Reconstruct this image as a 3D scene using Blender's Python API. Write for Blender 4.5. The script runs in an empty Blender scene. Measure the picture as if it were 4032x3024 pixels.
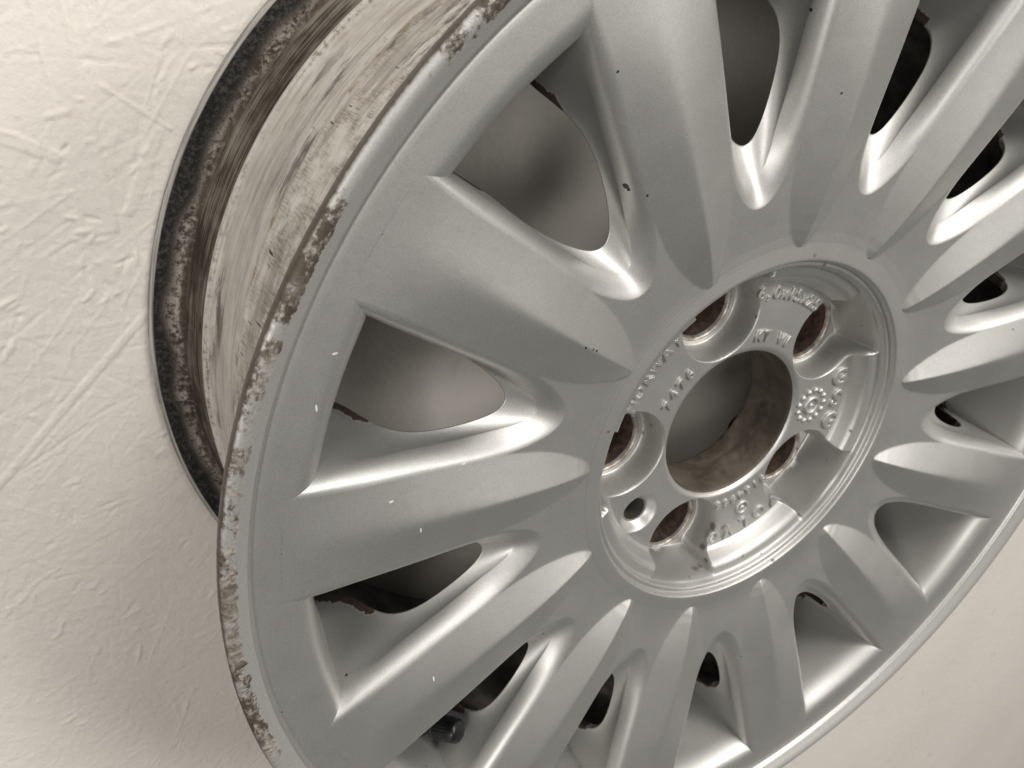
import bpy, math
import numpy as np
from mathutils import Matrix, Vector

# ------------------------------------------------------------------ camera, world, lamps, exposure
scene = bpy.context.scene
COL = scene.collection
cam_d = bpy.data.cameras.new('camera')
cam = bpy.data.objects.new('camera', cam_d)
COL.objects.link(cam)
R_ = Vector((0.88636682, -0.46298364, 0.0))
U_ = Vector((0.22564742, 0.4319945, 0.87319184))
F_ = Vector((0.40427354, 0.77396828, -0.48737666))
mw = Matrix.Identity(4)
for i in range(3):
    mw[i][0], mw[i][1], mw[i][2] = R_[i], U_[i], -F_[i]
mw[0][3], mw[1][3], mw[2][3] = -0.20933626, -0.18927578, 0.17462538
cam.matrix_world = mw
cam_d.sensor_width = 36.0
cam_d.lens = 3131.79 / 4032.0 * 36.0
cam_d.clip_start, cam_d.clip_end = 0.01, 50.0
cam_d.dof.use_dof = True
cam_d.dof.focus_distance = 0.25
cam_d.dof.aperture_fstop = 28.0
scene.camera = cam

world = bpy.data.worlds.new('World')
scene.world = world
world.use_nodes = True
bg = world.node_tree.nodes['Background']
bg.inputs[0].default_value = (1.0, 0.955, 0.90, 1)
bg.inputs[1].default_value = 0.11

def area_lamp(name, loc, target, sx, sy, watts, col):
    d = bpy.data.lights.new(name, 'AREA')
    d.shape = 'RECTANGLE'
    d.size, d.size_y, d.energy, d.color = sx, sy, watts, col
    o = bpy.data.objects.new(name, d)
    COL.objects.link(o)
    o.location = loc
    o.rotation_euler = (Vector(target) - Vector(loc)).to_track_quat('-Z', 'Y').to_euler()
    return o

area_lamp('ceiling_lamp_near', (0.76, -1.95, 2.25), (0, 0.05, 0), 1.0, 0.5, 54, (1.0, 0.97, 0.925))
area_lamp('ceiling_lamp_over', (0.30, -0.85, 2.40), (0, 0.05, 0), 1.4, 0.5, 22, (1.0, 0.97, 0.925))
area_lamp('ceiling_lamp_far', (1.50, -2.45, 0.95), (0.1, 0.05, -0.1), 0.9, 0.6, 46, (1.0, 0.97, 0.925))
area_lamp('added_fill_side', (-1.80, -1.95, 0.40), (-0.2, 0.14, -0.2), 0.8, 0.5, 34, (1.0, 0.97, 0.925))  # added fill light, lifts the wheel's shadow on the left wall; no known lamp

scene.cycles.use_adaptive_sampling = True
scene.cycles.adaptive_threshold = 0.03
scene.cycles.max_bounces = 8
scene.cycles.diffuse_bounces = 4
scene.cycles.glossy_bounces = 4
scene.view_settings.view_transform = 'Standard'
scene.view_settings.look = 'None'
scene.view_settings.exposure = -0.25
scene.view_settings.gamma = 1.0
scene.view_settings.use_curve_mapping = False

# ------------------------------------------------------------------ helpers
MM = 0.001
NS = 13
PH = math.radians(9.051857)           # opening phase, clockwise seen from the front
LUG = math.radians(38.66368)          # first lug, clockwise seen from the front
rng = np.random.RandomState(7)

def hash2(ix, iy, seed):
    h = (ix.astype(np.int64) * 374761393 + iy.astype(np.int64) * 668265263 + seed * 974634541) & 0xFFFFFFFF
    h = ((h ^ (h >> 13)) * 1274126177) & 0xFFFFFFFF
    return ((h ^ (h >> 16)) & 0xFFFF) / 65535.0

def vnoise(x, y, seed=0, wrapx=None):
    ix, iy = np.floor(x), np.floor(y)
    fx, fy = x - ix, y - iy
    fx, fy = fx * fx * (3 - 2 * fx), fy * fy * (3 - 2 * fy)
    def H(a, b):
        if wrapx:
            a = np.mod(a, wrapx)
        return hash2(a, b, seed)
    return (H(ix, iy) * (1 - fx) + H(ix + 1, iy) * fx) * (1 - fy) + (H(ix, iy + 1) * (1 - fx) + H(ix + 1, iy + 1) * fx) * fy

def fbm(x, y, seed=0, oct_=4, wrapx=None):
    s, a = 0, 0.5
    for k in range(oct_):
        s = s + a * vnoise(x * 2 ** k, y * 2 ** k, seed + k, wrapx * 2 ** k if wrapx else None)
        a *= 0.5
    return s

def sstep(a, b, x):
    t = np.clip((x - a) / (b - a), 0, 1)
    return t * t * (3 - 2 * t)

def mesh_from(name, V, Fq, smooth=True, normals=None, mat_idx=None):
    me = bpy.data.meshes.new(name)
    V = np.asarray(V, np.float32)
    Fq = np.asarray(Fq, np.int32)
    me.vertices.add(len(V))
    me.vertices.foreach_set('co', V.ravel())
    n = Fq.shape[1]
    me.loops.add(Fq.size)
    me.loops.foreach_set('vertex_index', Fq.ravel())
    me.polygons.add(len(Fq))
    me.polygons.foreach_set('loop_start', np.arange(0, Fq.size, n, dtype=np.int32))
    me.polygons.foreach_set('use_smooth', np.full(len(Fq), smooth))
    if mat_idx is not None:
        me.polygons.foreach_set('material_index', np.asarray(mat_idx, np.int32))
    me.update()
    me.validate()
    if normals is not None:
        me.normals_split_custom_set_from_vertices(np.asarray(normals, np.float32).tolist())
    return me

def grid_faces(nu, nv, wrap_u=False, flip=False):
    iu = np.arange(nu if wrap_u else nu - 1)
    iv = np.arange(nv - 1)
    a, b = np.meshgrid(iu, iv, indexing='ij')
    a2 = (a + 1) % nu
    f = np.stack([a * nv + b, a2 * nv + b, a2 * nv + b + 1, a * nv + b + 1], -1).reshape(-1, 4)
    return f[:, ::-1] if flip else f

def obj(name, me, mat, parent=None):
    o = bpy.data.objects.new(name, me)
    COL.objects.link(o)
    for m in (mat if isinstance(mat, (list, tuple)) else [mat]):
        if len(me.materials) < (len(mat) if isinstance(mat, (list, tuple)) else 1):
            me.materials.append(m)
    if parent is not None:
        o.parent = parent
    return o

def revolve(name, prof, n, mat, parent=None, closed=False, center=(0, 0), flip=False, jitter=None):
    """prof: (r, z) in mm, revolved about local z."""
    prof = np.asarray(prof, float)
    a = np.arange(n) * 2 * math.pi / n
    rr = np.repeat(prof[None, :, 0], n, 0)
    zz = np.repeat(prof[None, :, 1], n, 0)
    if jitter is not None:
        dr, dz = jitter(np.repeat(a[:, None], len(prof), 1), rr, zz)
        rr, zz = rr + dr, zz + dz
    V = np.stack([rr * np.cos(a)[:, None] + center[0], rr * np.sin(a)[:, None] + center[1], zz], -1).reshape(-1, 3) * MM
    me = mesh_from(name, V, grid_faces(n, len(prof), True, flip))
    return obj(name, me, mat, parent)

def dense(prof, step):
    """Resample a control polyline with Catmull-Rom smoothing."""
    P = np.asarray(prof, float)
    out = []
    for i in range(len(P) - 1):
        p0, p1, p2, p3 = P[max(i - 1, 0)], P[i], P[i + 1], P[min(i + 2, len(P) - 1)]
        n = max(1, int(np.linalg.norm(p2 - p1) / step))
        for k in range(n):
            t = k / n
            out.append(0.5 * (2 * p1 + (p2 - p0) * t + (2 * p0 - 5 * p1 + 4 * p2 - p3) * t * t + (3 * p1 - p0 - 3 * p2 + p3) * t ** 3))
    out.append(P[-1])
    return np.array(out)

def lindense(prof, step):
    P = np.asarray(prof, float)
    out = []
    for i in range(len(P) - 1):
        n = max(1, int(np.linalg.norm(P[i + 1] - P[i]) / step))
        for k in range(n):
            out.append(P[i] + (P[i + 1] - P[i]) * k / n)
    out.append(P[-1])
    return np.array(out)

# ------------------------------------------------------------------ node helper
class NT:
    def __init__(self, name):
        self.m = bpy.data.materials.new(name)
        self.m.use_nodes = True
        self.t = self.m.node_tree
        self.b = self.t.nodes['Principled BSDF']
        self.out = self.t.nodes['Material Output']
    def n(self, kind, **kw):
        x = self.t.nodes.new(kind)
        for k, v in kw.items():
            setattr(x, k, v)
        return x
    def l(self, a, b):
        if isinstance(a, (int, float)):
            b.default_value = a
        elif isinstance(a, tuple):
            b.default_value = a if len(a) != 3 or b.type == 'VECTOR' else (*a, 1)
        else:
            self.t.links.new(a, b)
    def math(self, op, a, b=0.0, c=None, clamp=False):
        x = self.n('ShaderNodeMath', operation=op, use_clamp=clamp)
        self.l(a, x.inputs[0]); self.l(b, x.inputs[1])
        if c is not None:
            self.l(c, x.inputs[2])
        return x.outputs[0]
    def vmath(self, op, a, b=None, scale=None):
        x = self.n('ShaderNodeVectorMath', operation=op)
        self.l(a, x.inputs[0])
        if b is not None:
            self.l(b, x.inputs[1])
        if scale is not None:
            self.l(scale, x.inputs['Scale'])
        return x.outputs['Value'] if op in ('LENGTH', 'DISTANCE', 'DOT_PRODUCT') else x.outputs[0]
    def mapr(self, v, a, b, c=0.0, d=1.0, smooth=True):
        x = self.n('ShaderNodeMapRange', interpolation_type='SMOOTHSTEP' if smooth else 'LINEAR')
        self.l(v, x.inputs[0]); self.l(a, x.inputs[1]); self.l(b, x.inputs[2]); self.l(c, x.inputs[3]); self.l(d, x.inputs[4])
        return x.outputs[0]
    def noise(self, vec, scale, detail=4.0, rough=0.55, dist=0.0):
        x = self.n('ShaderNodeTexNoise')
        if vec is not None:
            self.l(vec, x.inputs['Vector'])
        x.inputs['Scale'].default_value = scale
        x.inputs['Detail'].default_value = detail
        x.inputs['Roughness'].default_value = rough
        x.inputs['Distortion'].default_value = dist
        return x.outputs['Fac']
    def voro(self, vec, scale, feature='F1', rnd=1.0):
        x = self.n('ShaderNodeTexVoronoi', feature=feature)
        self.l(vec, x.inputs['Vector'])
        x.inputs['Scale'].default_value = scale
        x.inputs['Randomness'].default_value = rnd
        return x
    def mix(self, f, a, b):
        x = self.n('ShaderNodeMix', data_type='RGBA')
        self.l(f, x.inputs[0]); self.l(a, x.inputs[6]); self.l(b, x.inputs[7])
        return x.outputs[2]
    def comb(self, x_, y_, z_):
        x = self.n('ShaderNodeCombineXYZ')
        self.l(x_, x.inputs[0]); self.l(y_, x.inputs[1]); self.l(z_, x.inputs[2])
        return x.outputs[0]
    def sep(self, v):
        x = self.n('ShaderNodeSeparateXYZ')
        self.l(v, x.inputs[0])
        return x.outputs
    def obj(self):
        return self.n('ShaderNodeTexCoord').outputs['Object']
    def pos(self):
        return self.n('ShaderNodeNewGeometry').outputs['Position']
    def bump(self, h, strength, dist, normal=None):
        x = self.n('ShaderNodeBump')
        x.inputs['Strength'].default_value = strength
        x.inputs['Distance'].default_value = dist
        self.l(h, x.inputs['Height'])
        if normal is not None:
            self.l(normal, x.inputs['Normal'])
        return x.outputs[0]
    def polar(self):
        """(arc length along the rim, radius, axial) in metres from object space, plus raw parts."""
        o = self.sep(self.obj())
        r = self.math('SQRT', self.math('ADD', self.math('MULTIPLY', o[0], o[0]), self.math('MULTIPLY', o[1], o[1])))
        a = self.math('ARCTAN2', o[1], o[0])
        return a, r, o[2], o
    def set(self, **kw):
        for k, v in kw.items():
            self.l(v, self.b.inputs[k.replace('_', ' ')])

# explicit chips and dirt spots (world position, radius) on the painted face: filled in below
def W(phi_deg, r, z):
    """wheel polar (clockwise angle from +x seen from the front, mm, depth mm into wall) -> world metres"""
    a = math.radians(phi_deg)
    return (r * math.cos(a) * MM, z * MM, -r * math.sin(a) * MM)

def paint(name, chips=(), dirts=(), edge=False, nicks=(), base=(0.55, 0.545, 0.525)):
    t = NT(name)
    p = t.pos()
    col = base
    fl = t.noise(p, 2400, 2.0, 0.6)
    flake = t.mapr(fl, 0.3, 0.7, 0.89, 1.09, False)
    big = t.mapr(t.noise(p, 9, 3, 0.5), 0.3, 0.7, 0.985, 1.015)
    c = t.vmath('SCALE', col, scale=t.math('MULTIPLY', flake, big))
    # faint grime film and tiny specks
    grime = t.mapr(t.noise(p, 38, 5, 0.6), 0.60, 0.85, 0.0, 0.12)
    c = t.mix(grime, c, (0.36, 0.33, 0.28))
    vs = t.voro(p, 95)
    spk = t.math('MULTIPLY', t.mapr(vs.outputs['Distance'], 0.03, 0.055, 1.0, 0.0),
                 t.mapr(t.sep(vs.outputs['Color'])[0], 0.80, 0.82))
    c = t.mix(t.math('MULTIPLY', spk, 0.85), c, (0.03, 0.022, 0.018))
    # pale scratches
    sc = t.noise(t.vmath('MULTIPLY', p, (900, 260, 60)), 1.0, 2, 0.5)
    sc2 = t.mapr(t.noise(p, 14, 2, 0.5), 0.58, 0.66)
    scm = t.math('MULTIPLY', t.mapr(sc, 0.74, 0.78), sc2)
    c = t.mix(t.math('MULTIPLY', scm, 0.5), c, (0.75, 0.73, 0.70))
    met = 0.85
    rough = t.mapr(t.noise(p, 60, 4, 0.6), 0.3, 0.7, 0.485, 0.515)
    def blob(lst, colr, c, rough, jit=0.0012, k=0.72, amt=1.0):
        acc = 0.0
        nz = t.math('MULTIPLY', t.math('SUBTRACT', t.noise(p, 900, 3, 0.6), 0.5), jit)
        for (q, rad) in lst:
            d = t.math('ADD', t.vmath('DISTANCE', p, q), nz)
            m = t.mapr(d, rad * k * 0.55, rad * 0.55, amt, 0.0)
            acc = m if acc == 0.0 else t.math('MAXIMUM', acc, m)
        return t.mix(acc, c, colr), acc
    if chips:
        c, a = blob(chips, (0.012, 0.011, 0.010), c, rough)
        met = t.math('MULTIPLY', t.math('SUBTRACT', 1.0, a), 0.85)
    if dirts:
        c, a = blob([(q, r_ * 1.5) for q, r_ in dirts], (0.075, 0.047, 0.026), c, rough, 0.0026, 0.3, 0.85)
        met = t.math('MULTIPLY', t.math('SUBTRACT', 1.0, a), met)
    if nicks:
        acc = None
        for i, q in enumerate(nicks):
            st = (3400, 1300, 900) if i % 2 else (1200, 1300, 3000)
            d = t.vmath('LENGTH', t.vmath('MULTIPLY', t.vmath('SUBTRACT', p, q), st))
            m = t.mapr(d, 0.75, 1.15, 1.0, 0.0)
            acc = m if acc is None else t.math('MAXIMUM', acc, m)
        c = t.mix(t.math('MULTIPLY', acc, 0.38), c, (0.80, 0.77, 0.70))
        met = t.math('MULTIPLY', t.math('SUBTRACT', 1.0, acc), met)
    if edge:
        at = t.n('ShaderNodeAttribute', attribute_name='crust').outputs['Fac']
        nz = t.noise(p, 330, 5, 0.65)
        m = t.mapr(t.math('ADD', at, t.math('MULTIPLY', t.math('SUBTRACT', nz, 0.5), 0.75)), 0.55, 0.68)
        rust = t.mix(t.noise(p, 900, 3, 0.6), (0.010, 0.008, 0.007), (0.055, 0.030, 0.018))
        c = t.mix(m, c, rust)
        met = t.math('MULTIPLY', t.math('SUBTRACT', 1.0, m), met)
        rough = t.math('ADD', rough, t.math('MULTIPLY', m, 0.4), clamp=True)
    nb = t.bump(fl, 0.06, 0.0002)
    nb = t.bump(t.noise(p, 240, 3, 0.5), 0.06, 0.0006, nb)
    t.set(Base_Color=c, Metallic=met, Roughness=rough, Normal=nb)
    t.b.inputs['Coat Weight'].default_value = 0.12
    t.b.inputs['Coat Roughness'].default_value = 0.22
    return t.m

# ------------------------------------------------------------------ materials
CHIPS = [((-0.07553, -0.00329, 0.11298), 0.0021), ((-0.07475, -0.00378, 0.11203), 0.0014), ((-0.08649, -0.01198, 0.14565), 0.0008), ((-0.06971, -0.00639, 0.11021), 0.0008),
    ((-0.07190, -0.00365, 0.10693), 0.0007), ((-0.14221, -0.01395, 0.12153), 0.0008), ((-0.11568, -0.00741, 0.06889), 0.0007), ((-0.12800, -0.01071, 0.08261), 0.0007),
    ((-0.08921, -0.00780, 0.06631), 0.0010), ((-0.08598, -0.00716, 0.06487), 0.0008), ((-0.08447, -0.00682, 0.06379), 0.0008), ((-0.08401, -0.00317, 0.05333), 0.0009),
    ((-0.17325, -0.00289, -0.03665), 0.0011), ((-0.19631, -0.01485, -0.02783), 0.0008), ((-0.00166, -0.00932, 0.13381), 0.0010), ((-0.01459, -0.00385, 0.15693), 0.0012),
    ((-0.05418, -0.00611, 0.09847), 0.0008), ((-0.04008, -0.00541, 0.11347), 0.0009), ((-0.13817, -0.00988, 0.01488), 0.0007), ((0.09750, -0.00684, -0.04197), 0.0009)]
NICKS = [(-0.16701, -0.01386, 0.08553), (-0.17335, -0.01385, 0.07155), (-0.15551, -0.01166, 0.03428), (-0.14738, -0.01192, 0.02090), (-0.15305, -0.01253, 0.02307), (-0.10283, -0.00354, 0.02740),
    (-0.14768, -0.00920, 0.04102), (-0.14167, -0.00842, 0.03976), (-0.13063, -0.00716, 0.03662), (-0.14650, -0.01175, -0.04370), (-0.16498, -0.01314, -0.07207), (-0.18226, -0.00980, -0.00345), (-0.03525, -0.00400, 0.11181)]
DIRT = [((-0.01933, 0.00750, -0.06952), 0.0022), ((-0.01256, 0.01179, -0.07054), 0.0040), ((-0.00565, 0.01599, -0.06326), 0.0030), ((-0.00104, 0.01628, -0.05341), 0.0035), ((0.04315, 0.00762, -0.05779), 0.0026),
    ((0.02031, 0.00264, 0.07025), 0.0016), ((0.01141, 0.0, 0.07641), 0.0014), ((0.00351, 0.01572, 0.04775), 0.0012), ((-0.03684, 0.02221, 0.00680), 0.0018), ((-0.03700, 0.02655, 0.00060), 0.0011),
    ((-0.07313, 0.0, 0.02691), 0.0016), ((0.06790, 0.00861, 0.02405), 0.0011), ((0.06444, 0.00724, -0.01734), 0.0011), ((0.00995, 0.00633, -0.06745), 0.0010), ((0.02328, 0.00075, -0.07125), 0.0011),
    ((-0.00716, 0.01113, -0.06689), 0.0022), ((-0.00945, 0.01236, -0.07095), 0.0030), ((0.0035, 0.0152, -0.0545), 0.0030)]
MAT_PAINT = paint('silver_wheel_paint', CHIPS[:4] + CHIPS[8:11] + CHIPS[12:16], (), True, nicks=NICKS[:4] + NICKS[6:10])
MAT_HUB = paint('silver_hub_paint', (), DIRT, False)

def mat_lip():
    t = NT('scuffed_rim_lip')
    a, r, z, o = t.polar()
    arc = t.math('MULTIPLY', a, 0.2)
    v = t.comb(arc, r, z)
    p = t.obj()
    base = t.vmath('SCALE', (0.50, 0.495, 0.475), scale=t.mapr(t.noise(p, 3000, 1), 0.35, 0.7, 0.9, 1.08, False))
    dirty = t.mapr(o[0], 0.03, -0.10, 0.0, 1.0)                 # kerbed along one side of the wheel
    along = t.noise(t.comb(arc, 0.0, 0.0), 22, 3, 0.55)
    patchy = t.mapr(along, 0.34, 0.64, 0.25, 0.95)
    rag = t.math('MULTIPLY', t.math('SUBTRACT', t.noise(v, 330, 5, 0.7), 0.5), 0.0042)
    band = t.math('MULTIPLY', t.mapr(t.math('ADD', r, rag), 0.2024, 0.2032), t.math('MULTIPLY', dirty, patchy))
    scuff = t.mapr(t.math('ADD', band, t.math('MULTIPLY', t.math('SUBTRACT', t.noise(v, 230, 6, 0.7), 0.5), 1.9)), 0.50, 0.78)
    nf = t.noise(t.comb(arc, t.math('MULTIPLY', r, 0.6), t.math('MULTIPLY', z, 0.6)), 900, 4, 0.65)
    raw = t.mix(t.mapr(nf, 0.35, 0.65), (0.38, 0.35, 0.31), (0.17, 0.145, 0.115))
    c = t.mix(scuff, base, raw)
    dk = t.noise(t.comb(t.math('MULTIPLY', a, 0.13), r, z), 150, 6, 0.70)
    dark = t.math('MULTIPLY', t.math('MULTIPLY', scuff, t.mapr(dk, 0.44, 0.50)), t.mapr(t.noise(t.comb(arc, 0.3, 0.0), 34, 2), 0.30, 0.48))
    c = t.mix(dark, c, t.mix(nf, (0.035, 0.026, 0.019), (0.11, 0.085, 0.06)))
    # tyre-bead line on the outer edge
    wob = t.math('MULTIPLY', t.math('SUBTRACT', t.noise(v, 240, 4, 0.65), 0.5), 0.0014)
    line = t.mapr(t.math('ADD', z, wob), 0.0194, 0.0188)
    line = t.math('MULTIPLY', line, t.mapr(r, 0.2050, 0.2060))
    line = t.math('MULTIPLY', line, t.mapr(o[0], 0.10, -0.02, 0.10, 0.95))
    c = t.mix(line, c, t.mix(t.noise(v, 700, 4, 0.6), (0.030, 0.022, 0.017), (0.12, 0.095, 0.07)))
    vs = t.voro(v, 300)
    spk = t.math('MULTIPLY', t.mapr(vs.outputs['Distance'], 0.06, 0.14, 1.0, 0.0), t.mapr(t.sep(vs.outputs['Color'])[0], 0.80, 0.82))
    spk = t.math('MULTIPLY', spk, t.math('MULTIPLY', t.mapr(r, 0.2028, 0.2036), t.mapr(o[0], 0.15, -0.05, 0.3, 1.0)))
    c = t.mix(spk, c, (0.03, 0.022, 0.018))
    bare = t.math('MAXIMUM', scuff, line)
    met = t.mapr(bare, 0, 1, 0.6, 0.12)
    h = t.math('ADD', t.math('MULTIPLY', scuff, -0.5), t.math('MULTIPLY', nf, scuff))
    nb = t.bump(h, 0.55, 0.0006)
    nb = t.bump(t.noise(p, 3000, 1), 0.05, 0.0002, nb)
    t.set(Base_Color=c, Metallic=met, Roughness=t.mapr(bare, 0, 1, 0.52, 0.58), Normal=nb)
    return t.m
MAT_LIP = mat_lip()

def mat_barrel():
    t = NT('stained_barrel')
    a, r, z, o = t.polar()
    p = t.obj()
    arc = t.math('MULTIPLY', a, 0.19)
    v = t.comb(arc, r, z)
    streak = t.comb(t.math('MULTIPLY', arc, 0.035), r, z)         # drawn out round the rim
    cross = t.comb(arc, t.math('MULTIPLY', r, 0.1), t.math('MULTIPLY', z, 0.13))   # drawn out across the rim
    dep = t.math('MULTIPLY', z, -1.0)
    n0 = t.noise(v, 30, 4, 0.6)
    n1 = t.noise(v, 120, 5, 0.6)
    n2 = t.noise(v, 520, 6, 0.72)
    ns = t.noise(streak, 900, 5, 0.65)
    nc = t.noise(cross, 1500, 3, 0.6)
    cream = t.mix(t.mapr(n1, 0.3, 0.7), (0.60, 0.575, 0.54), (0.50, 0.47, 0.43))
    c = t.mix(t.math('MULTIPLY', t.mapr(ns, 0.46, 0.66), 0.45), cream, (0.30, 0.265, 0.22))
    c = t.mix(t.math('MULTIPLY', t.mapr(n2, 0.55, 0.70), t.mapr(n0, 0.45, 0.62, 0.0, 0.45)), c, (0.20, 0.165, 0.125))
    # scratched, stained zone towards the front
    bnd = t.math('MULTIPLY', t.mapr(t.math('ADD', dep, t.math('MULTIPLY', t.math('SUBTRACT', n1, 0.5), 0.008)), 0.078, 0.068), t.mapr(dep, 0.036, 0.044))
    tan = t.math('MULTIPLY', bnd, t.math('MULTIPLY', t.mapr(nc, 0.40, 0.62, 0.15, 0.9), t.mapr(t.noise(v, 60, 5, 0.65), 0.40, 0.60, 0.0, 1.0)))
    c = t.mix(tan, c, (0.185, 0.155, 0.12))
    sm = t.noise(t.comb(t.math('MULTIPLY', arc, 0.12), r, z), 160, 4, 0.6)
    c = t.mix(t.math('MULTIPLY', t.mapr(sm, 0.44, 0.66), t.mapr(dep, 0.125, 0.05, 0.25, 0.6)), c, (0.13, 0.11, 0.085))
    smk = t.math('MULTIPLY', t.mapr(t.noise(t.comb(t.math('MULTIPLY', arc, 0.22), r, t.math('MULTIPLY', z, 0.8)), 110, 6, 0.72), 0.55, 0.66), t.mapr(t.noise(v, 16, 2), 0.34, 0.52))
    c = t.mix(t.math('MULTIPLY', smk, 0.9), c, (0.055, 0.046, 0.038))
    yl = t.math('MULTIPLY', t.mapr(t.math('ABSOLUTE', t.math('SUBTRACT', dep, t.math('ADD', 0.0735, t.math('MULTIPLY', t.math('SUBTRACT', n1, 0.5), 0.007)))), 0.0030, 0.0004),
                t.mapr(t.noise(v, 130, 5, 0.65), 0.49, 0.60))
    c = t.mix(t.math('MULTIPLY', yl, 0.85), c, (0.20, 0.135, 0.065))
    gou = t.math('MULTIPLY', t.mapr(t.noise(cross, 640, 2, 0.5), 0.665, 0.70), t.math('MULTIPLY', t.mapr(dep, 0.090, 0.070), t.mapr(t.noise(v, 48, 2), 0.48, 0.60)))
    c = t.mix(gou, c, (0.035, 0.03, 0.028))
    for d0 in (0.0885, 0.1015, 0.112):
        ring = t.mapr(t.math('ABSOLUTE', t.math('SUBTRACT', dep, d0)), 0.0, 0.0014, 0.40, 0.0)
        c = t.mix(t.math('MULTIPLY', ring, t.mapr(n1, 0.35, 0.6)), c, (0.26, 0.22, 0.17))
    hump = t.math('MULTIPLY', t.mapr(t.math('ABSOLUTE', t.math('SUBTRACT', dep, 0.1150)), 0.0018, 0.0006), t.mapr(t.noise(v, 480, 3), 0.50, 0.60))
    c = t.mix(t.math('MULTIPLY', hump, t.mapr(n0, 0.4, 0.6, 0.1, 0.7)), c, (0.13, 0.10, 0.07))
    # bead seat: brown, brushed round the rim
    seat = t.mapr(dep, 0.1175, 0.1200)
    brush = t.mix(t.mapr(t.math('ADD', ns, t.math('MULTIPLY', t.math('SUBTRACT', n0, 0.5), 0.9)), 0.34, 0.66), (0.045, 0.036, 0.028), (0.23, 0.205, 0.17))
    c = t.mix(seat, c, brush)
    # flange wall: speckled, black rubber towards the edge
    fl = t.mapr(t.math('ADD', r, t.math('MULTIPLY', t.math('SUBTRACT', n2, 0.5), 0.004)), 0.1932, 0.1955)
    spe = t.mix(t.mapr(t.math('ADD', n2, t.math('MULTIPLY', t.math('SUBTRACT', n1, 0.5), 0.6)), 0.38, 0.66), (0.050, 0.040, 0.032), (0.36, 0.325, 0.285))
    c = t.mix(fl, c, spe)
    rub = t.math('MULTIPLY', fl, t.mapr(t.math('ADD', r, t.math('ADD', t.math('MULTIPLY', t.math('SUBTRACT', n2, 0.5), 0.016), t.math('MULTIPLY', t.math('SUBTRACT', n0, 0.5), 0.022))), 0.1965, 0.2010))
    c = t.mix(t.math('MULTIPLY', rub, t.mapr(n2, 0.35, 0.7, 0.98, 0.85)), c, (0.014, 0.014, 0.014))
    run = t.math('MULTIPLY', t.mapr(t.math('ABSOLUTE', t.math('SUBTRACT', r, 0.1945)), 0.0022, 0.0004), t.mapr(n1, 0.40, 0.58))
    c = t.mix(t.math('MULTIPLY', run, 0.85), c, (0.045, 0.032, 0.022))
    edge = t.math('MULTIPLY', t.mapr(r, 0.2054, 0.2061), t.mapr(t.noise(v, 26, 3), 0.33, 0.37))
    c = t.mix(edge, c, t.mix(t.mapr(ns, 0.4, 0.6), (0.40, 0.385, 0.36), (0.20, 0.185, 0.165)))
    nb = t.bump(n2, 0.25, 0.0005)
    nb = t.bump(t.math('MULTIPLY', gou, -1.0), 0.4, 0.0004, nb)
    t.set(Base_Color=c, Metallic=t.math('MULTIPLY', t.math('SUBTRACT', 1.0, seat), 0.15), Roughness=t.mapr(seat, 0, 1, 0.42, 0.8), Specular_IOR_Level=t.mapr(seat, 0, 1, 0.5, 0.08), Normal=nb)
    return t.m
MAT_BARREL = mat_barrel()

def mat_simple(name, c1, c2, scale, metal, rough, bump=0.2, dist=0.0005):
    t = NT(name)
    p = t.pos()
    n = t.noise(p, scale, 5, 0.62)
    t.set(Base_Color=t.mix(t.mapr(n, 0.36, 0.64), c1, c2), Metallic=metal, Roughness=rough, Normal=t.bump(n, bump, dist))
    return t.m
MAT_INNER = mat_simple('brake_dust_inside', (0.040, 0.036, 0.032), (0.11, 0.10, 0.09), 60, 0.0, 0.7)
MAT_RUST = mat_simple('rusty_bolt_seat', (0.010, 0.006, 0.004), (0.055, 0.027, 0.014), 420, 0.1, 0.8, 0.6, 0.0008)
MAT_SEAT = mat_simple('worn_bolt_seat', (0.46, 0.44, 0.41), (0.24, 0.20, 0.16), 260, 0.6, 0.42, 0.2)
MAT_BORE = mat_simple('grimy_bore', (0.075, 0.062, 0.045), (0.150, 0.128, 0.10), 45, 0.15, 0.6, 0.35, 0.001)
MAT_CAP = mat_simple('black_valve_plastic', (0.005, 0.005, 0.006), (0.010, 0.010, 0.011), 300, 0.0, 0.33, 0.1)
MAT_CAP.node_tree.nodes['Principled BSDF'].inputs['Specular IOR Level'].default_value = 0.35

def mat_wall():
    t = NT('cream_painted_strand_board')
    p = t.pos()
    n = t.noise(p, 7, 4, 0.5)
    c = t.mix(t.mapr(n, 0.3, 0.7), (0.70, 0.66, 0.605), (0.735, 0.695, 0.64))
    dirt = t.mapr(t.noise(p, 55, 5, 0.62), 0.58, 0.78, 0.0, 0.30)
    c = t.mix(dirt, c, (0.48, 0.40, 0.31))
    vs = t.voro(t.vmath('MULTIPLY', p, (1.0, 1.0, 1.0)), 42)
    spk = t.math('MULTIPLY', t.mapr(vs.outputs['Distance'], 0.02, 0.05, 1.0, 0.0), t.mapr(t.sep(vs.outputs['Color'])[1], 0.76, 0.78))
    c = t.mix(t.math('MULTIPLY', spk, 0.7), c, (0.16, 0.12, 0.09))
    fine = t.noise(p, 900, 3, 0.55)
    mid = t.noise(p, 260, 3, 0.5)
    nb = t.bump(fine, 0.30, 0.0004)
    nb = t.bump(mid, 0.40, 0.0010, nb)
    t.set(Base_Color=c, Roughness=t.mapr(mid, 0.3, 0.7, 0.42, 0.55), Normal=nb)
    return t.m
MAT_WALL = mat_wall()

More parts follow.
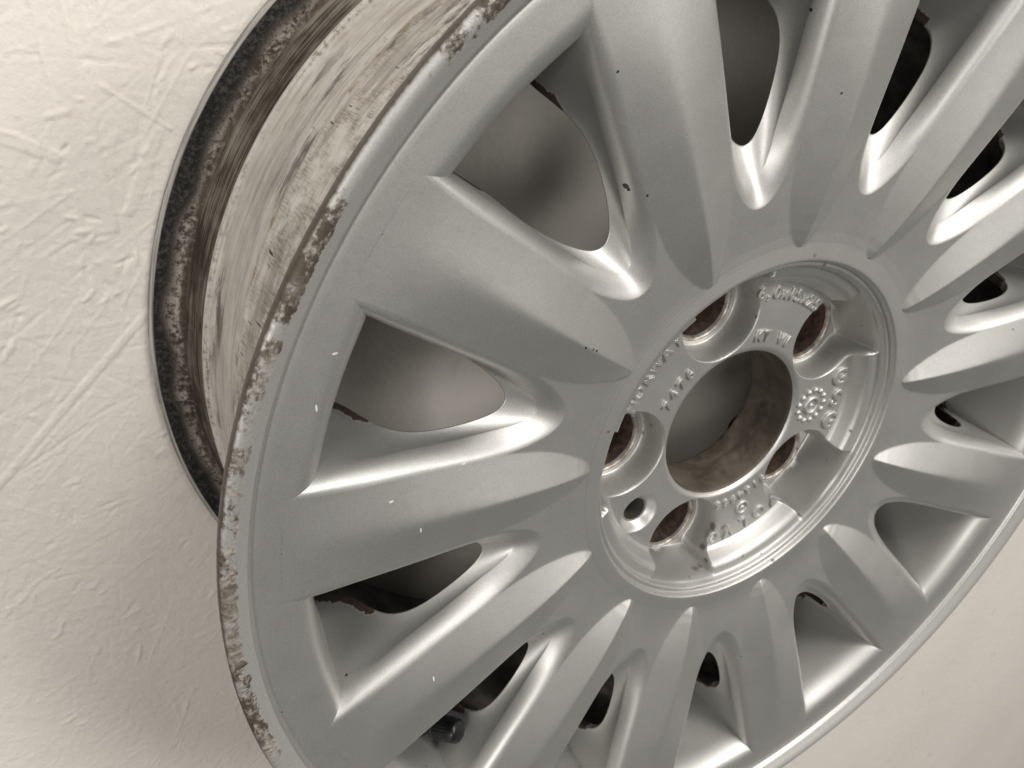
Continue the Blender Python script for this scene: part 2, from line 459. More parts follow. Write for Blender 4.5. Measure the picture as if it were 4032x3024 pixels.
# ------------------------------------------------------------------ wall: painted strand board
YW = 147.6
def build_wall():
    def axis(parts):
        out = [np.arange(a, b, s) for a, b, s in parts]
        return np.concatenate(out + [[parts[-1][1]]])
    X = axis([(-900, -420, 12), (-420, -330, 3), (-330, -98, 0.75), (-98, 60, 2.5), (60, 700, 4), (700, 1500, 20)])
    Z = axis([(-1500, -900, 20), (-900, -330, 4), (-330, 190, 0.85), (190, 420, 4), (420, 1000, 20)])
    H = np.zeros((len(X), len(Z)))
    XX, ZZ = np.meshgrid(X, Z, indexing='ij')
    r2 = np.random.RandomState(21)
    def strand(cx, cz, L, w, ang, h, taper=0.15, rag=0.6, rimh=0.0, gr=0.08, sgn=1):
        ca, sa = math.cos(ang), math.sin(ang)
        ex = abs(L / 2 * ca) + abs(w / 2 * sa) + 3
        ez = abs(L / 2 * sa) + abs(w / 2 * ca) + 3
        i0, i1 = np.searchsorted(X, (cx - ex, cx + ex))
        j0, j1 = np.searchsorted(Z, (cz - ez, cz + ez))
        if i1 - i0 < 2 or j1 - j0 < 2:
            return
        x, z = XX[i0:i1, j0:j1] - cx, ZZ[i0:i1, j0:j1] - cz
        u, v = x * ca + z * sa, -x * sa + z * ca
        sd = r2.randint(9999)
        wob = (vnoise(u / 7.0 + 50, v / 7.0, sd) - 0.5) * 2 * rag
        d = np.minimum(w / 2 * (1 - taper * np.abs(u) / L * 2) - np.abs(v) + wob * 0.5, L / 2 - np.abs(u) + wob * 3)
        m = sstep(-0.35, 0.55, d)
        grain = (vnoise(u / 30.0, v / 0.9, sd + 1) - 0.5) * gr
        rim = rimh * np.exp(-(d / 0.55) ** 2) * sstep(-0.2, 0.3, v * sgn / w + 0.2)
        S = H[i0:i1, j0:j1]
        H[i0:i1, j0:j1] = S * (1 - 0.8 * m) + m * (0.1 * S + h + grain) + rim
    for k in range(2400):
        cx, cz = (r2.uniform(-350, -90), r2.uniform(-340, 200)) if k % 3 else (r2.uniform(-340, 700), r2.uniform(-900, 300))
        L, w = r2.uniform(20, 90), r2.uniform(4.0, 15)
        ang = r2.normal(math.radians(45), 0.9) if r2.rand() < 0.6 else r2.uniform(0, math.pi)
        strand(cx, cz, L, w, ang, r2.uniform(-0.10, 0.14), r2.uniform(0, 0.5), 0.5, max(0, r2.normal(0.0, 0.14)), r2.choice([0.03, 0.06, 0.16]), r2.choice([-1, 1]))
    for k in range(1100):       # hairline ridges and cracks
        cx, cz = r2.uniform(-345, -110), r2.uniform(-330, 190)
        strand(cx, cz, r2.uniform(8, 45), r2.uniform(0.5, 1.1), r2.normal(math.radians(50), 0.7), r2.choice([-0.35, 0.35]) * r2.uniform(0.3, 1.0), 0.3, 0.4, 0, 0)
    # the long flat strand at the upper edge and a few clear ones beside it
    strand(-211, 130, 110, 12.5, math.radians(88.5), 0.22, 0.05, 0.3, 0.25, 0.10, -1)
    strand(-207, 128, 104, 1.4, math.radians(89.5), 0.42, 0.0, 0.3)
    strand(-217.0, 130, 108, 0.9, math.radians(88.5), 0.5, 0.0, 0.3)
    strand(-193, 96, 36, 4, math.radians(60), 0.25, rimh=0.25)
    strand(-232, 112, 30, 5, math.radians(-30), 0.3, rimh=0.25)
    strand(-190, 120, 26, 1.5, math.radians(-40), 0.4)
    # torn chips: pits with raised rims
    for k in range(330):
        cx, cz = r2.uniform(-340, -130), r2.uniform(-320, 185)
        if k % 4 == 0:
            cx, cz = r2.uniform(60, 600), r2.uniform(-800, 100)
        a0 = r2.normal(math.radians(40), 0.5)
        for j in range(r2.randint(2, 7)):
            strand(cx + r2.normal(0, 3.0), cz + r2.normal(0, 3.0), r2.uniform(1.5, 7), r2.uniform(0.7, 1.8), a0 + r2.normal(0, 0.25), r2.uniform(-0.7, 0.7), 0.4, 0.8, 0.1, 0)
    # paint smooths the relief
    for _ in range(0):
        H[1:-1, 1:-1] = 0.5 * H[1:-1, 1:-1] + 0.125 * (H[:-2, 1:-1] + H[2:, 1:-1] + H[1:-1, :-2] + H[1:-1, 2:])
    # filled joint between two boards, running up to the right
    p0, p1 = np.array([-273.7, -23.1]), np.array([-205.4, 38.2])
    dr = (p1 - p0) / np.linalg.norm(p1 - p0)
    dist = (XX - p0[0]) * -dr[1] + (ZZ - p0[1]) * dr[0]
    dist = dist + (fbm(XX / 30 + 9, ZZ / 30, 5) - 0.5) * 1.2
    soft = 1 - 0.45 * sstep(-3, -30, dist)
    H *= soft * 1.25
    H = H * (1 - 0.7 * sstep(3.2, 1.4, np.abs(dist))) + 0.34 * sstep(1.9, 0.9, np.abs(dist)) - 0.16 * sstep(0.6, 0.0, np.abs(np.abs(dist) - 2.3))
    H += (fbm(XX / 60, ZZ / 60, 3, 3) - 0.45) * 0.6
    H += (fbm(XX / 2.2, ZZ / 2.2, 31, 2) - 0.375) * 0.10
    H = np.minimum(H, 1.5)
    V = np.stack([XX, YW - H, ZZ], -1).reshape(-1, 3) * MM
    me = mesh_from('wall', V, grid_faces(len(X), len(Z), False))
    o = obj('wall', me, MAT_WALL)
    o['kind'] = 'structure'
    return o
build_wall()

# ------------------------------------------------------------------ the wheel
wheel = bpy.data.objects.new('alloy_wheel', None)
COL.objects.link(wheel)
wheel.rotation_euler = (math.pi / 2, 0, 0)     # local z points out of the wall
wheel['label'] = 'silver thirteen-spoke alloy car wheel without tyre, scuffed lip, against the cream wall'
wheel['category'] = 'car wheel'

HALF = math.pi / NS
ZB_R = np.array([70, 82, 86, 92, 100, 112, 124, 140, 160, 175, 185, 190.5, 196, 200])
ZB_Z = np.array([0, 0.0, 0.25, 0.9, 2.0, 3.6, 5.2, 7.4, 10.1, 12.2, 13.6, 14.3, 14.95, 15.4])
RH_R = np.array([70, 80.6, 82, 84, 88, 94, 100, 112, 124, 140, 155, 168, 178, 187, 200])
RH_H = np.array([0, 0, 0.8, 1.6, 2.6, 3.5, 4.0, 4.5, 4.6, 4.2, 3.3, 2.1, 1.0, 0.0, 0])
LW_R = np.array([70, 80.6, 81.3, 82.5, 84, 88, 92, 97, 104, 112, 120, 130, 145, 190])
LW_W = np.array([0.4, 0.4, 1.4, 2.9, 4.2, 6.6, 8.5, 10.5, 12.5, 13.8, 14.6, 15.4, 16.0, 17.5])

def csp(x, xp, fp):
    """smooth monotone-ish interpolation (Hermite with finite-difference slopes)"""
    m = np.gradient(fp, xp)
    i = np.clip(np.searchsorted(xp, x) - 1, 0, len(xp) - 2)
    h = xp[i + 1] - xp[i]
    t = (x - xp[i]) / h
    return ((1 + 2 * t) * (1 - t) ** 2 * fp[i] + t * (1 - t) ** 2 * h * m[i] + t * t * (3 - 2 * t) * fp[i + 1] + t * t * (t - 1) * h * m[i + 1])

_rg = np.arange(70, 205, 0.25)
def _tab(xp, fp, sig):
    v = np.interp(_rg, xp, fp)
    n = int(sig * 3 / 0.25)
    k = np.exp(-0.5 * (np.arange(-n, n + 1) * 0.25 / sig) ** 2); k /= k.sum()
    sm = np.convolve(np.concatenate([np.full(n, v[0]), v, np.full(n, v[-1])]), k, 'valid')
    w = sstep(84, 98, _rg)
    return v * (1 - w) + sm * w
ZB_T, RH_T, LW_T = _tab(ZB_R, ZB_Z, 4.0), _tab(RH_R, RH_H, 6.0), _tab(LW_R, LW_W, 5.0)
def zface(r, y):
    """height of the front face; y = distance from the spoke's centre line"""
    b = np.interp(r, _rg, ZB_T)
    h = np.maximum(np.interp(r, _rg, RH_T), 0)
    w = np.interp(r, _rg, LW_T)
    kr = np.interp(r, [81, 95, 120, 150, 175], [0.02, 0.15, 0.6, 2.2, 5.0])
    d = np.sqrt(y * y + kr * kr) - kr
    roof = h * (1 - d / w)
    k = 0.10
    return b + 0.5 * (roof + np.sqrt(roof * roof + k * k)) - 0.5 * k

# opening edge (front) and the edge of the hole behind it: x out along the opening's middle, y across, depth
FK = np.array([[100.5, 0], [101.0, 2.6], [103.3, 5.6], [108, 8.9], [113, 11.5], [118.5, 13.6], [124, 15.2], [135, 17.7], [148, 20.4], [158, 22.7], [168, 25.1], [178, 27.3], [185, 28.6], [187.4, 28.9]], float)
HK = np.array([[120, 0, 5], [120.2, 1.1, 5], [120.9, 2.4, 5], [122.2, 4.0, 5], [124.2, 5.5, 5], [127, 7.2, 5], [130.2, 8.8, 5], [139, 12.2, 5], [149.5, 14.8, 5.6], [156.3, 15.6, 8.8], [160.8, 16.2, 16], [164, 17, 25], [169.5, 18, 32], [175.6, 19.2, 36]], float)

def spoke_half(ns=250, nf=58, na=10, nwl=24):
    global P1_CORNER
    sF = np.concatenate([[0], np.cumsum(np.linalg.norm(np.diff(FK, axis=0), axis=1))]); sF /= sF[-1]
    s = np.linspace(0, 1, ns)
    s = 0.55 * s + 0.45 * (s ** 1.25)
    def interp(K):
        return np.stack([csp(s, sF, K[:, k]) for k in range(K.shape[1])], -1)
    F, H = interp(FK), interp(HK)
    def soften(A, sig, mirror_y):
        n = int(sig * 3)
        k = np.exp(-0.5 * (np.arange(-n, n + 1) / sig) ** 2); k /= k.sum()
        lo = A[1:n + 1][::-1].copy()
        if mirror_y:
            lo[:, 1] *= -1
        hi = 2 * A[-1] - A[-n - 1:-1][::-1]
        E = np.concatenate([lo, A, hi])
        return np.stack([np.convolve(E[:, i], k, 'valid') for i in range(A.shape[1])], -1)
    F, H = soften(F, 5, True), soften(H, 11, True)
    F[0, 1] = H[0, 1] = 0
    # outer boundary of the sector half
    s1, s2 = 0.13, 0.87
    rk, ak = 190.5, math.atan2(FK[-1, 1], FK[-1, 0])
    B = np.zeros((ns, 2))
    for i, t in enumerate(s):
        if t <= s1:
            a = HALF * (t / s1); r = 81.0
        elif t <= s2:
            a = HALF; r = 81 + (rk - 81) * (t - s1) / (s2 - s1)
        else:
            a = HALF + (ak - HALF) * (t - s2) / (1 - s2); r = rk
        B[i] = r * math.cos(a), r * math.sin(a)
    rows = []
    u = np.linspace(0, 1, nf)
    u = u ** 0.9
    def polar_y(P):
        r = np.hypot(P[..., 0], P[..., 1])
        a = np.arctan2(P[..., 1], P[..., 0]) - HALF
        return r, r * np.sin(a)
    FZ = zface(*polar_y(F))
    for q in u:
        P = B + (F - B) * q
        rows.append(np.concatenate([P, zface(*polar_y(P))[:, None]], 1))
    n2 = H[:, :2] - F
    n2 /= np.linalg.norm(n2, axis=1)[:, None]
    tg = np.gradient(F, axis=0)
    tg[0] = (0, 1)
    nin = np.stack([tg[:, 1], -tg[:, 0]], -1)
    nin /= np.linalg.norm(nin, axis=1)[:, None]
    wk = sstep(0.74, 1.0, s)[:, None]
    n2 = nin
    af = 3.0 + 0.8 * sstep(0.05, 0.6, s) + 0.6 * sstep(0.6, 1.0, s)
    tdir = np.stack([-n2[:, 1], n2[:, 0]], -1)
    FL = (6.3 + 2.5 * wk)
    P0 = np.concatenate([F, FZ[:, None]], 1)
    P1 = np.concatenate([F + n2 * af[:, None] - tdir * 8.0 * wk, (FZ - 0.6)[:, None]], 1)
    P3 = np.concatenate([H[:, :2], -H[:, 2:3]], 1)
    dv = P3 - P1
    L = np.linalg.norm(dv, axis=1)[:, None]
    P2 = P1 + dv * np.minimum(0.8, FL / L)
    P1_CORNER = P1[-1].copy()
    for q in np.linspace(0, 1, na + 1)[1:]:
        rows.append((1 - q) ** 2 * P0 + 2 * q * (1 - q) * P1 + q * q * P2)
    for q in np.linspace(0, 1, nwl + 1)[1:]:
        P = P2 + (P3 - P2) * q
        P[:, :2] -= n2 * 0.9 * 4 * q * (1 - q) * np.minimum(1, L / 20) * (1 - wk)
        rows.append(P)
    nh = len(rows)
    for off, dz in ((0.5, 0.5), (1.6, 0.9), (4.0, 1.2)):
        P = P3.copy(); P[:, :2] -= n2 * off; P[:, 2] -= dz
        rows.append(P)
    G = np.array(rows)                          # (rows, ns, 3) in the opening frame
    # crust weight close to the hole's edge, strongest towards the rim
    cr = np.zeros(G.shape[:2])
    along = np.interp(s, [0, 0.25, 0.6, 0.72, 0.80, 0.9, 1], [0.32, 0.26, 0.30, 0.55, 0.95, 1.0, 0.9])
    for i in range(nf + na, nh):
        d = np.linalg.norm(G[i] - G[nh - 1], axis=1)
        cr[i] = along * np.exp(-(d / (0.8 + 5.0 * sstep(0.66, 0.86, s))) ** 2) * 1.05
    cr[nh - 1:] = np.maximum(0.5, along)
    # into the spoke frame
    c, sn = math.cos(-HALF), math.sin(-HALF)
    G2 = np.stack([G[..., 0] * c - G[..., 1] * sn, G[..., 0] * sn + G[..., 1] * c, G[..., 2]], -1)
    du, dv_ = np.gradient(G2, axis=0), np.gradient(G2, axis=1)
    Nn = np.cross(du, dv_)
    Nn /= np.linalg.norm(Nn, axis=2)[..., None] + 1e-12
    Nn *= np.where(Nn[1, ns // 2, 2] < 0, -1, 1)
    # middle of the opening is a mirror line: keep normals in it
    m = np.array([math.cos(HALF), -math.sin(HALF)])
    pm = np.array([-m[1], m[0]])
    k = Nn[:, 0, :2] @ pm
    Nn[:, 0, :2] -= k[:, None] * pm
    sel = np.abs(G2[0, :, 1]) < 1e-6
    Nn[0, sel, 1] = 0
    Nn /= np.linalg.norm(Nn, axis=2)[..., None]
    return G2, Nn, cr

def build_spokes():
    G, Nn, cr = spoke_half()
    nr, ns = G.shape[:2]
    V1, N1 = G.reshape(-1, 3), Nn.reshape(-1, 3)
    flip = np.array([1, -1, 1])
    V = np.concatenate([V1, V1 * flip]) * MM
    N = np.concatenate([N1, N1 * flip])
    f = grid_faces(nr, ns)
    # orient by the normal of one face
    a, b, c = V1[f[5, 0]], V1[f[5, 1]], V1[f[5, 2]]
    if np.cross(b - a, c - b)[2] < 0:
        f = f[:, ::-1]
    Fq = np.concatenate([f, f[:, ::-1] + len(V1)])
    me = mesh_from('spoke', V, Fq, True, N)
    at = me.attributes.new('crust', 'FLOAT', 'POINT')
    at.data.foreach_set('value', np.concatenate([cr.ravel(), cr.ravel()]).astype(np.float32))
    me.materials.append(MAT_PAINT)
    for k in range(NS):
        o = bpy.data.objects.new('spoke', me)
        COL.objects.link(o)
        o.parent = wheel
        o.rotation_euler = (0, 0, -PH - (k + 0.5) * 2 * HALF)
build_spokes()

def build_rim_face():
    """flat outer face of the rim plus the wall of each opening towards the rim"""
    Vs, Fs, Cs, off = [], [], [], 0
    n = 1040
    prof = lindense([(190.5, 14.3), (196.0, 14.95), (197.6, 15.1)], 1.0)
    prof = np.concatenate([prof, dense([(197.6, 15.1), (198.4, 15.1), (198.9, 15.7), (199.3, 16.6), (199.9, 17.1)], 0.2)[1:]])
    a = np.arange(n) * 2 * math.pi / n
    V = np.stack([prof[None, :, 0] * np.cos(a)[:, None], prof[None, :, 0] * np.sin(a)[:, None], np.repeat(prof[None, :, 1], n, 0)], -1)
    Vs.append(V.reshape(-1, 3)); Fs.append(grid_faces(n, len(prof), True, True)[:, ::-1]); Cs.append(np.zeros(n * len(prof))); off += n * len(prof)
    ak = math.atan2(28.9, 187.4)
    m = 60
    ang = np.linspace(-ak, ak, m)
    e = np.abs(ang) / ak
    rF = np.hypot(187.4, 28.9) * e ** 6 + 188.7 * (1 - e ** 6)
    hk = HK[-1]
    aH = ang * math.atan2(hk[1], hk[0]) / ak
    rH = np.hypot(hk[0], hk[1]) * e ** 8 + 177.0 * (1 - e ** 8)
    af = 8.0 + 0 * e
    rows = []
    def P(r, an, z):
        return np.stack([r * np.cos(an), r * np.sin(an), z * np.ones_like(an)], -1)
    zF = np.interp(rF, _rg, ZB_T)
    for q in np.linspace(0, 1, 4):
        r = 190.5 + (rF - 190.5) * q
        rows.append(P(r, ang, np.interp(r, _rg, ZB_T)))
    P0 = P(rF, ang, zF)
    P3 = P(rH, aH, -36.0)
    d2 = -P0.copy(); d2[:, 2] = 0; d2 /= np.linalg.norm(d2, axis=1)[:, None]
    P1 = P0 + d2 * af[:, None]; P1[:, 2] -= 0.6
    k1 = P1_CORNER - P1[-1]
    k1[2] = 0
    for sgn in (1, -1):
        sel = (ang * sgn > 0)[:, None]
        P1 = P1 + np.where(sel, (e ** 7)[:, None] * k1 * np.array([1, sgn, 1]), 0)
    dv = P3 - P1; L = np.linalg.norm(dv, axis=1)[:, None]
    P2 = P1 + dv * np.minimum(0.8, (8.8 + 2.0 * (1 - e ** 4))[:, None] / L)
    for q in np.linspace(0, 1, 13)[1:]:
        rows.append((1 - q) ** 2 * P0 + 2 * q * (1 - q) * P1 + q * q * P2)
    for q in np.linspace(0, 1, 25)[1:]:
        rows.append(P2 + (P3 - P2) * q)
    G = np.array(rows)
    cr = np.zeros(G.shape[:2])
    dep = -G[..., 2]
    cr = sstep(14, 34, dep) * (0.25 + 0.5 * e ** 2)[None, :]
    for k in range(NS):
        t = -PH - k * 2 * HALF
        c, s = math.cos(t), math.sin(t)
        g = np.stack([G[..., 0] * c - G[..., 1] * s, G[..., 0] * s + G[..., 1] * c, G[..., 2]], -1)
        Vs.append(g.reshape(-1, 3)); Fs.append(grid_faces(G.shape[0], m) + off); Cs.append(cr.ravel()); off += G.shape[0] * m
    me = mesh_from('rim_face', np.concatenate(Vs) * MM, np.concatenate(Fs))
    at = me.attributes.new('crust', 'FLOAT', 'POINT')
    at.data.foreach_set('value', np.concatenate(Cs).astype(np.float32))
    obj('rim_face', me, MAT_PAINT, wheel)
build_rim_face()

# outer lip, kerbed and chipped
def lip_jit(a, r, z):
    n = a.shape[0]
    u = a / (2 * math.pi)
    rough = sstep(0.05, -0.25, np.cos(a)) * sstep(202.0, 203.8, r) * sstep(16.6, 18.2, z)
    patch = sstep(0.34, 0.52, fbm(u * 90, r * 0 + 3.3, 11, 3, 90))
    g = fbm(u * 1400, r / 1.1, 5, 3, 1400) - 0.45
    g2 = fbm(u * 420, r / 2.0, 8, 2, 420) - 0.40
    d = rough * patch * (g * 0.55 + g2 * 0.7 - 0.10)
    tiny = (vnoise(u * 2600, r / 0.9, 3, 2600) - 0.5) * 0.12 * sstep(0.3, -0.3, np.cos(a)) * sstep(206.4, 207.2, r)
    return d * 0.06 + tiny, d * 0.12
lip_prof = np.concatenate([
    dense([(199.9, 17.1), (201.2, 17.9), (202.8, 18.9), (204.3, 19.6), (205.8, 19.8), (206.8, 19.4), (207.35, 18.7), (207.5, 17.8)], 0.22),
    dense([(207.5, 17.8), (207.45, 16.2), (206.9, 14.8), (205.2, 13.9), (200.5, 12.0), (195.5, 8.0), (192.2, 2.0), (190.6, -4.0), (189.5, -14.0)], 1.0)[1:]])
revolve('rim_lip', lip_prof, 2400, MAT_LIP, wheel, flip=True, jitter=lip_jit)

# barrel with bead seat and rear flange
bar = np.concatenate([
    dense([(189.5, -14.0), (187.0, -19.0), (184.2, -27.0), (183.4, -36.0), (184.2, -52.0), (185.6, -66.0), (186.0, -70.5)], 1.0),
    dense([(186.0, -70.5), (186.45, -72.0), (186.5, -80.0), (186.7, -96.0), (187.2, -108.0), (188.6, -113.2), (190.2, -115.5), (190.6, -117.2), (189.6, -119.3)], 0.6)[1:],
    dense([(189.6, -119.3), (190.4, -126.0), (191.4, -133.0), (192.2, -136.8), (193.8, -139.6), (196.8, -141.0), (201.0, -141.8), (205.4, -142.3)], 0.6)[1:],
    dense([(205.4, -142.3), (206.7, -142.6), (207.5, -143.3), (207.4, -145.0), (206.4, -146.0), (203.0, -146.4), (197.0, -145.2)], 0.3)[1:]])
revolve('barrel', bar, 720, MAT_BARREL, wheel, flip=True)
inn = dense([(177.0, -36.0), (176.8, -60.0), (178.5, -95.0), (181.0, -125.0), (186.0, -138.0), (197.0, -145.2)], 2.0)
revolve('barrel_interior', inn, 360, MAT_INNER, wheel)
# front part of the inside, behind the spokes
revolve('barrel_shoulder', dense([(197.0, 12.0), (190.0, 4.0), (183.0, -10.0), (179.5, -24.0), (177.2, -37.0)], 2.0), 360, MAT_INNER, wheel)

# hub
LUGS = [LUG + k * 2 * math.pi / 5 for k in range(5)]
SMALL = LUG + 1.5 * 2 * math.pi / 5
def lc(phi, r):
    return r * math.cos(phi), -r * math.sin(phi)

def build_hub():
    n = 1200
    r = np.concatenate([np.arange(33.2, 72, 0.3), np.arange(72, 77, 0.2), np.arange(77, 81.01, 0.8)])
    r[-1] = 81.0
    a = np.arange(n) * 2 * math.pi / n
    RR, AA = np.meshgrid(r, a)                     # (n, len(r))
    X, Y = RR * np.cos(AA), RR * np.sin(AA)
    pr = np.array([[30, -15.9], [33.2, -15.9], [33.8, -15.2], [34.6, -14.7], [35.6, -14.5], [60.5, -14.5], [62.3, -14.2], [63.7, -13.0], [64.9, -10.6], [66.0, -8.2], [67.0, -6.9], [68.2, -6.3], [71.0, -5.7], [71.7, -5.3], [72.1, -3.9], [72.4, -2.9], [72.9, -2.65],
                   [74.1, -2.6], [74.5, -2.4], [74.8, -1.2], [75.1, -0.35], [75.6, -0.05], [76.3, 0], [90, 0]])
    Zb = np.interp(RR, pr[:, 0], pr[:, 1])
    Z = Zb.copy()
    cut = np.zeros_like(Z, bool)
    for phi in LUGS:
        cx, cy = lc(phi, 54.0)
        ux, uy = lc(phi, 1.0)
        px, py = X - cx, Y - cy
        d = np.hypot(px, py)
        rad = px * ux + py * uy
        tan = np.abs(-px * uy + py * ux)
        s1 = d - 17.9
        half = 15.8 + 3.6 * sstep(8, 18, rad)
        s2 = np.maximum(tan - half, -rad)
        s2 = np.maximum(s2, RR - 71.8)
        h = np.clip(0.5 + 0.5 * (s1 - s2) / 2.5, 0, 1)
        sd = s1 * (1 - h) + s2 * h - 2.5 * h * (1 - h)
        floor = -27.0 + 21.5 * np.clip((RR - 68.4) / 3.0, 0, 1.0) ** 1.3
        m = sstep(0.75, -1.0, sd)
        Z = np.where(sd < 0.8, Z + (np.minimum(floor, Z) - Z) * m, Z)
        Z = np.where(d < 15.0, -27.0, Z)
        cut |= d < 14.3
    sx, sy = lc(SMALL, 53.2)
    d = np.hypot(X - sx, Y - sy)
    ch = -14.5 - 3.6 * sstep(9.2, 5.6, d)
    Z = np.where(d < 9.2, ch, Z)
    cut |= d < 5.4
    V = np.stack([X, Y, Z], -1).reshape(-1, 3) * MM
    f = grid_faces(n, len(r), True, True)
    c = cut.reshape(-1)
    f = f[~c[f].all(1)]
    me = mesh_from('hub', V, f)
    at = me.attributes.new('crust', 'FLOAT', 'POINT')
    return obj('hub', me, MAT_HUB, wheel)
hub = build_hub()

for k, phi in enumerate(LUGS):
    c = lc(phi, 54.0)
    s = revolve('bolt_seat', dense([(15.2, -27.3), (14.9, -26.75), (14.3, -26.6), (13.9, -26.9), (13.5, -27.6), (13.2, -28.4)], 0.3), 96, MAT_SEAT, wheel, center=c, flip=True)
    revolve('bolt_hole', [(13.3, -28.2), (12.2, -30.0), (11.5, -31.2), (10.9, -33.0), (10.6, -36.0), (9.6, -38.0), (7.6, -38.6), (7.6, -52.0)], 96, MAT_RUST, s, center=c, flip=True)
c = lc(SMALL, 53.2)
revolve('locating_hole', [(5.7, -17.9), (5.45, -18.6), (5.45, -32.0)], 64, MAT_INNER, wheel, center=c, flip=True)
def bore_jit(a, r, z):
    u = a / (2 * math.pi)
    g = fbm(u * 60, z / 4.0, 14, 3, 60) - 0.45
    return g * 1.6 * sstep(-20, -26, z), 0 * g
revolve('center_bore', np.concatenate([dense([(33.2, -15.9), (32.7, -17.2), (32.55, -20)], 0.4), lindense([(32.55, -20), (32.55, -40.0), (37.5, -43.0), (38.8, -45.0)], 0.8)[1:]]), 240, MAT_BORE, wheel, flip=True, jitter=bore_jit)

# cast lettering
def glyph_mesh(ch, size, depth, bevel):
    cu = bpy.data.curves.new('g', 'FONT')
    cu.body = ch
    cu.size = size
    cu.extrude = depth
    cu.bevel_depth = bevel
    cu.bevel_resolution = 2
    cu.align_x = 'CENTER'
    cu.align_y = 'CENTER'
    cu.resolution_u = 4
    cu.offset = 0.06
    o = bpy.data.objects.new('g', cu)
    me = bpy.data.meshes.new_from_object(o)
    V = np.array([v.co[:] for v in me.vertices]) if len(me.vertices) else np.zeros((0, 3))
    polys = [list(p.vertices) for p in me.polygons]
    bpy.data.objects.remove(o); bpy.data.curves.remove(cu); bpy.data.meshes.remove(me)
    return V, polys

def merge(name, pieces, mat, parent):
    V, P = [], []
    for v, p in pieces:
        o = len(V)
        V.extend(v.tolist())
        P.extend([[i + o for i in q] for q in p])
    me = bpy.data.meshes.new(name)
    me.from_pydata([tuple(np.array(v) * MM) for v in V], [], P)
    me.polygons.foreach_set('use_smooth', [True] * len(P))
    me.update()
    return obj(name, me, mat, parent)

def arc_text(text, phi_mid, r, size, adv, turn=0.0, depth=0.75, bevel=0.20, z=-14.45):
    """letters set clockwise along an arc, tops outwards"""
    pcs = []
    n = len(text)
    for i, ch in enumerate(text):
        if ch == ' ':
            continue
        v, p = glyph_mesh(ch, size, depth, bevel)
        if not len(v):
            continue
        phi = phi_mid + (i - (n - 1) / 2) * adv / r
        cx, cy = lc(phi, r)
        rot = -phi - math.pi / 2 + turn
        c, s = math.cos(rot), math.sin(rot)
        w = np.stack([v[:, 0] * c - v[:, 1] * s + cx, v[:, 0] * s + v[:, 1] * c + cy, v[:, 2] + z], -1)
        pcs.append((w, p))
    return pcs

def torus(cx, cy, R, r, z, n=40, m=8, sq=1.0):
    a = np.arange(n) * 2 * math.pi / n
    b = np.arange(m) * 2 * math.pi / m
    A, Bb = np.meshgrid(a, b, indexing='ij')
    V = np.stack([cx + (R + r * np.cos(Bb)) * np.cos(A), cy + (R + r * np.cos(Bb)) * np.sin(A), z + r * sq * np.sin(Bb)], -1).reshape(-1, 3)
    P = [[i * m + j, ((i + 1) % n) * m + j, ((i + 1) % n) * m + (j + 1) % m, i * m + (j + 1) % m] for i in range(n) for j in range(m)]
    return V, P

def lump(cx, cy, r, z):
    V, P = [], []
    m, k = 10, 4
    V.append((cx, cy, z + r * 0.8))
    for i in range(1, k + 1):
        t = i / k * math.pi / 2
        for j in range(m):
            b = j * 2 * math.pi / m
            V.append((cx + r * math.sin(t) * math.cos(b), cy + r * math.sin(t) * math.sin(b), z + r * 0.8 * math.cos(t)))
    for j in range(m):
        P.append([0, 1 + j, 1 + (j + 1) % m])
    for i in range(k - 1):
        for j in range(m):
            P.append([1 + i * m + j, 1 + (i + 1) * m + j, 1 + (i + 1) * m + (j + 1) % m, 1 + i * m + (j + 1) % m])
    return np.array(V), P

t36 = 2 * math.pi / 10
pad = [LUG + t36 + k * 2 * t36 for k in range(5)]           # 0: lower right, 1: small hole, 2: left, 3: top, 4: right
merge('cast_lettering', arc_text('VOLVO', pad[0], 57.5, 9.0, 8.9), MAT_HUB, hub)
merge('cast_lettering', arc_text('9184966', pad[0], 40.2, 5.4, 4.2, depth=0.6, bevel=0.25), MAT_HUB, hub)
cx, cy = lc(pad[0], 48.0)
merge('cast_mark', [torus(cx, cy, 3.0, 0.75, -14.3), lump(cx, cy, 1.3, -14.4)], MAT_HUB, hub)
merge('cast_lettering', arc_text('NORWAY', pad[2], 58.0, 6.6, 5.9), MAT_HUB, hub)
merge('cast_lettering', arc_text('7476', pad[2], 41.0, 6.2, 4.9), MAT_HUB, hub)
merge('cast_lettering', arc_text('6,0x15x25', pad[3] - 0.02, 58.0, 6.8, 4.1, depth=0.6, bevel=0.25), MAT_HUB, hub)
merge('cast_lettering', arc_text('KT V1', pad[3] - 0.01, 40.0, 6.4, 4.3, depth=0.6, bevel=0.25), MAT_HUB, hub)
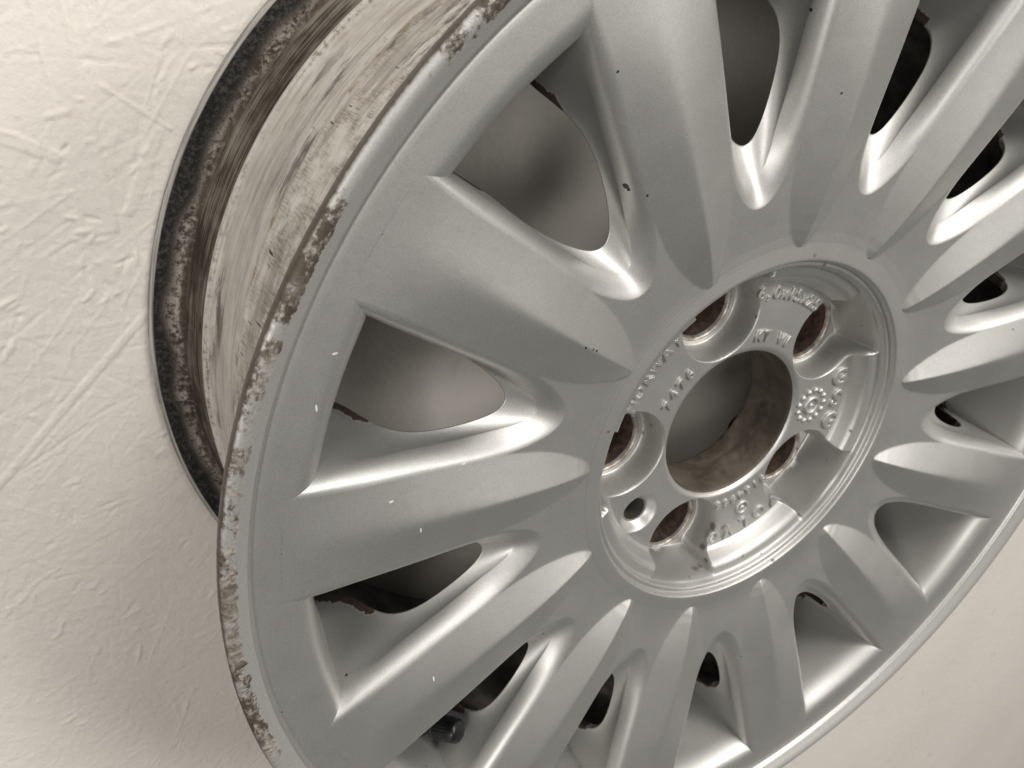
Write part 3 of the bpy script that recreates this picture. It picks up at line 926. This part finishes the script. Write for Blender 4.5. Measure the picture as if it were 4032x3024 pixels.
merge('cast_lettering', arc_text('GSG', pad[4], 58.6, 11.0, 11.0, turn=math.radians(80), depth=0.7, bevel=0.40), MAT_HUB, hub)
cx, cy = lc(pad[4], 43.8)
emb = [torus(cx, cy, 3.6, 0.9, -14.3), lump(cx, cy, 1.2, -14.4)]
for k in range(13):
    b = k * 2 * math.pi / 13
    emb.append(lump(cx + 7.4 * math.cos(b), cy + 7.4 * math.sin(b), 1.4, -14.4))
merge('cast_emblem', emb, MAT_HUB, hub)

# valve with its cap, standing from the barrel in the lower left opening
def valve():
    k = 5
    def P(rel, r, z):
        a = PH + k * 2 * HALF + math.radians(rel)
        return np.array([r * math.cos(a), -r * math.sin(a), -z])
    tip, base = P(-3.9, 163.7, 3.0), P(-3.3, 173.5, 15.5)
    ax = (tip - base) / np.linalg.norm(tip - base)
    L = np.linalg.norm(tip - base)
    q = Vector(ax).to_track_quat('Z', 'Y').to_matrix()
    Q = np.array(q)
    def rv(name, prof, mat, parent, ribs=0):
        n = 96
        a = np.arange(n) * 2 * math.pi / n
        pr = np.array(prof, float)
        rr = np.repeat(pr[None, :, 0], n, 0)
        if ribs:
            ok = (pr[:, 1] > L - 11.5) & (pr[:, 1] < L - 3.0)
            rr = rr - 0.22 * (np.sin(a * ribs) > 0.2)[:, None] * ok[None, :]
        V = np.stack([rr * np.cos(a)[:, None], rr * np.sin(a)[:, None], np.repeat(pr[None, :, 1], n, 0)], -1).reshape(-1, 3) @ Q.T + base
        return obj(name, mesh_from(name, V * MM, grid_faces(n, len(pr), True)), mat, parent)
    st = rv('valve_stem', [(7.5, -12), (7.2, -6), (5.2, -3), (4.0, 0), (3.6, 4), (3.6, L - 11)], MAT_CAP, wheel)
    rv('valve_cap', lindense([(3.0, L - 12.4), (4.75, L - 12.2), (4.9, L - 11.6)], 0.4).tolist() + lindense([(4.9, L - 11.6), (4.85, L - 2.8)], 0.8).tolist() + dense([(4.8, L - 2.4), (4.6, L - 1.2), (3.8, L - 0.4), (2.0, L + 0.1), (0.01, L + 0.25)], 0.25).tolist(), MAT_CAP, st, ribs=24)
valve()
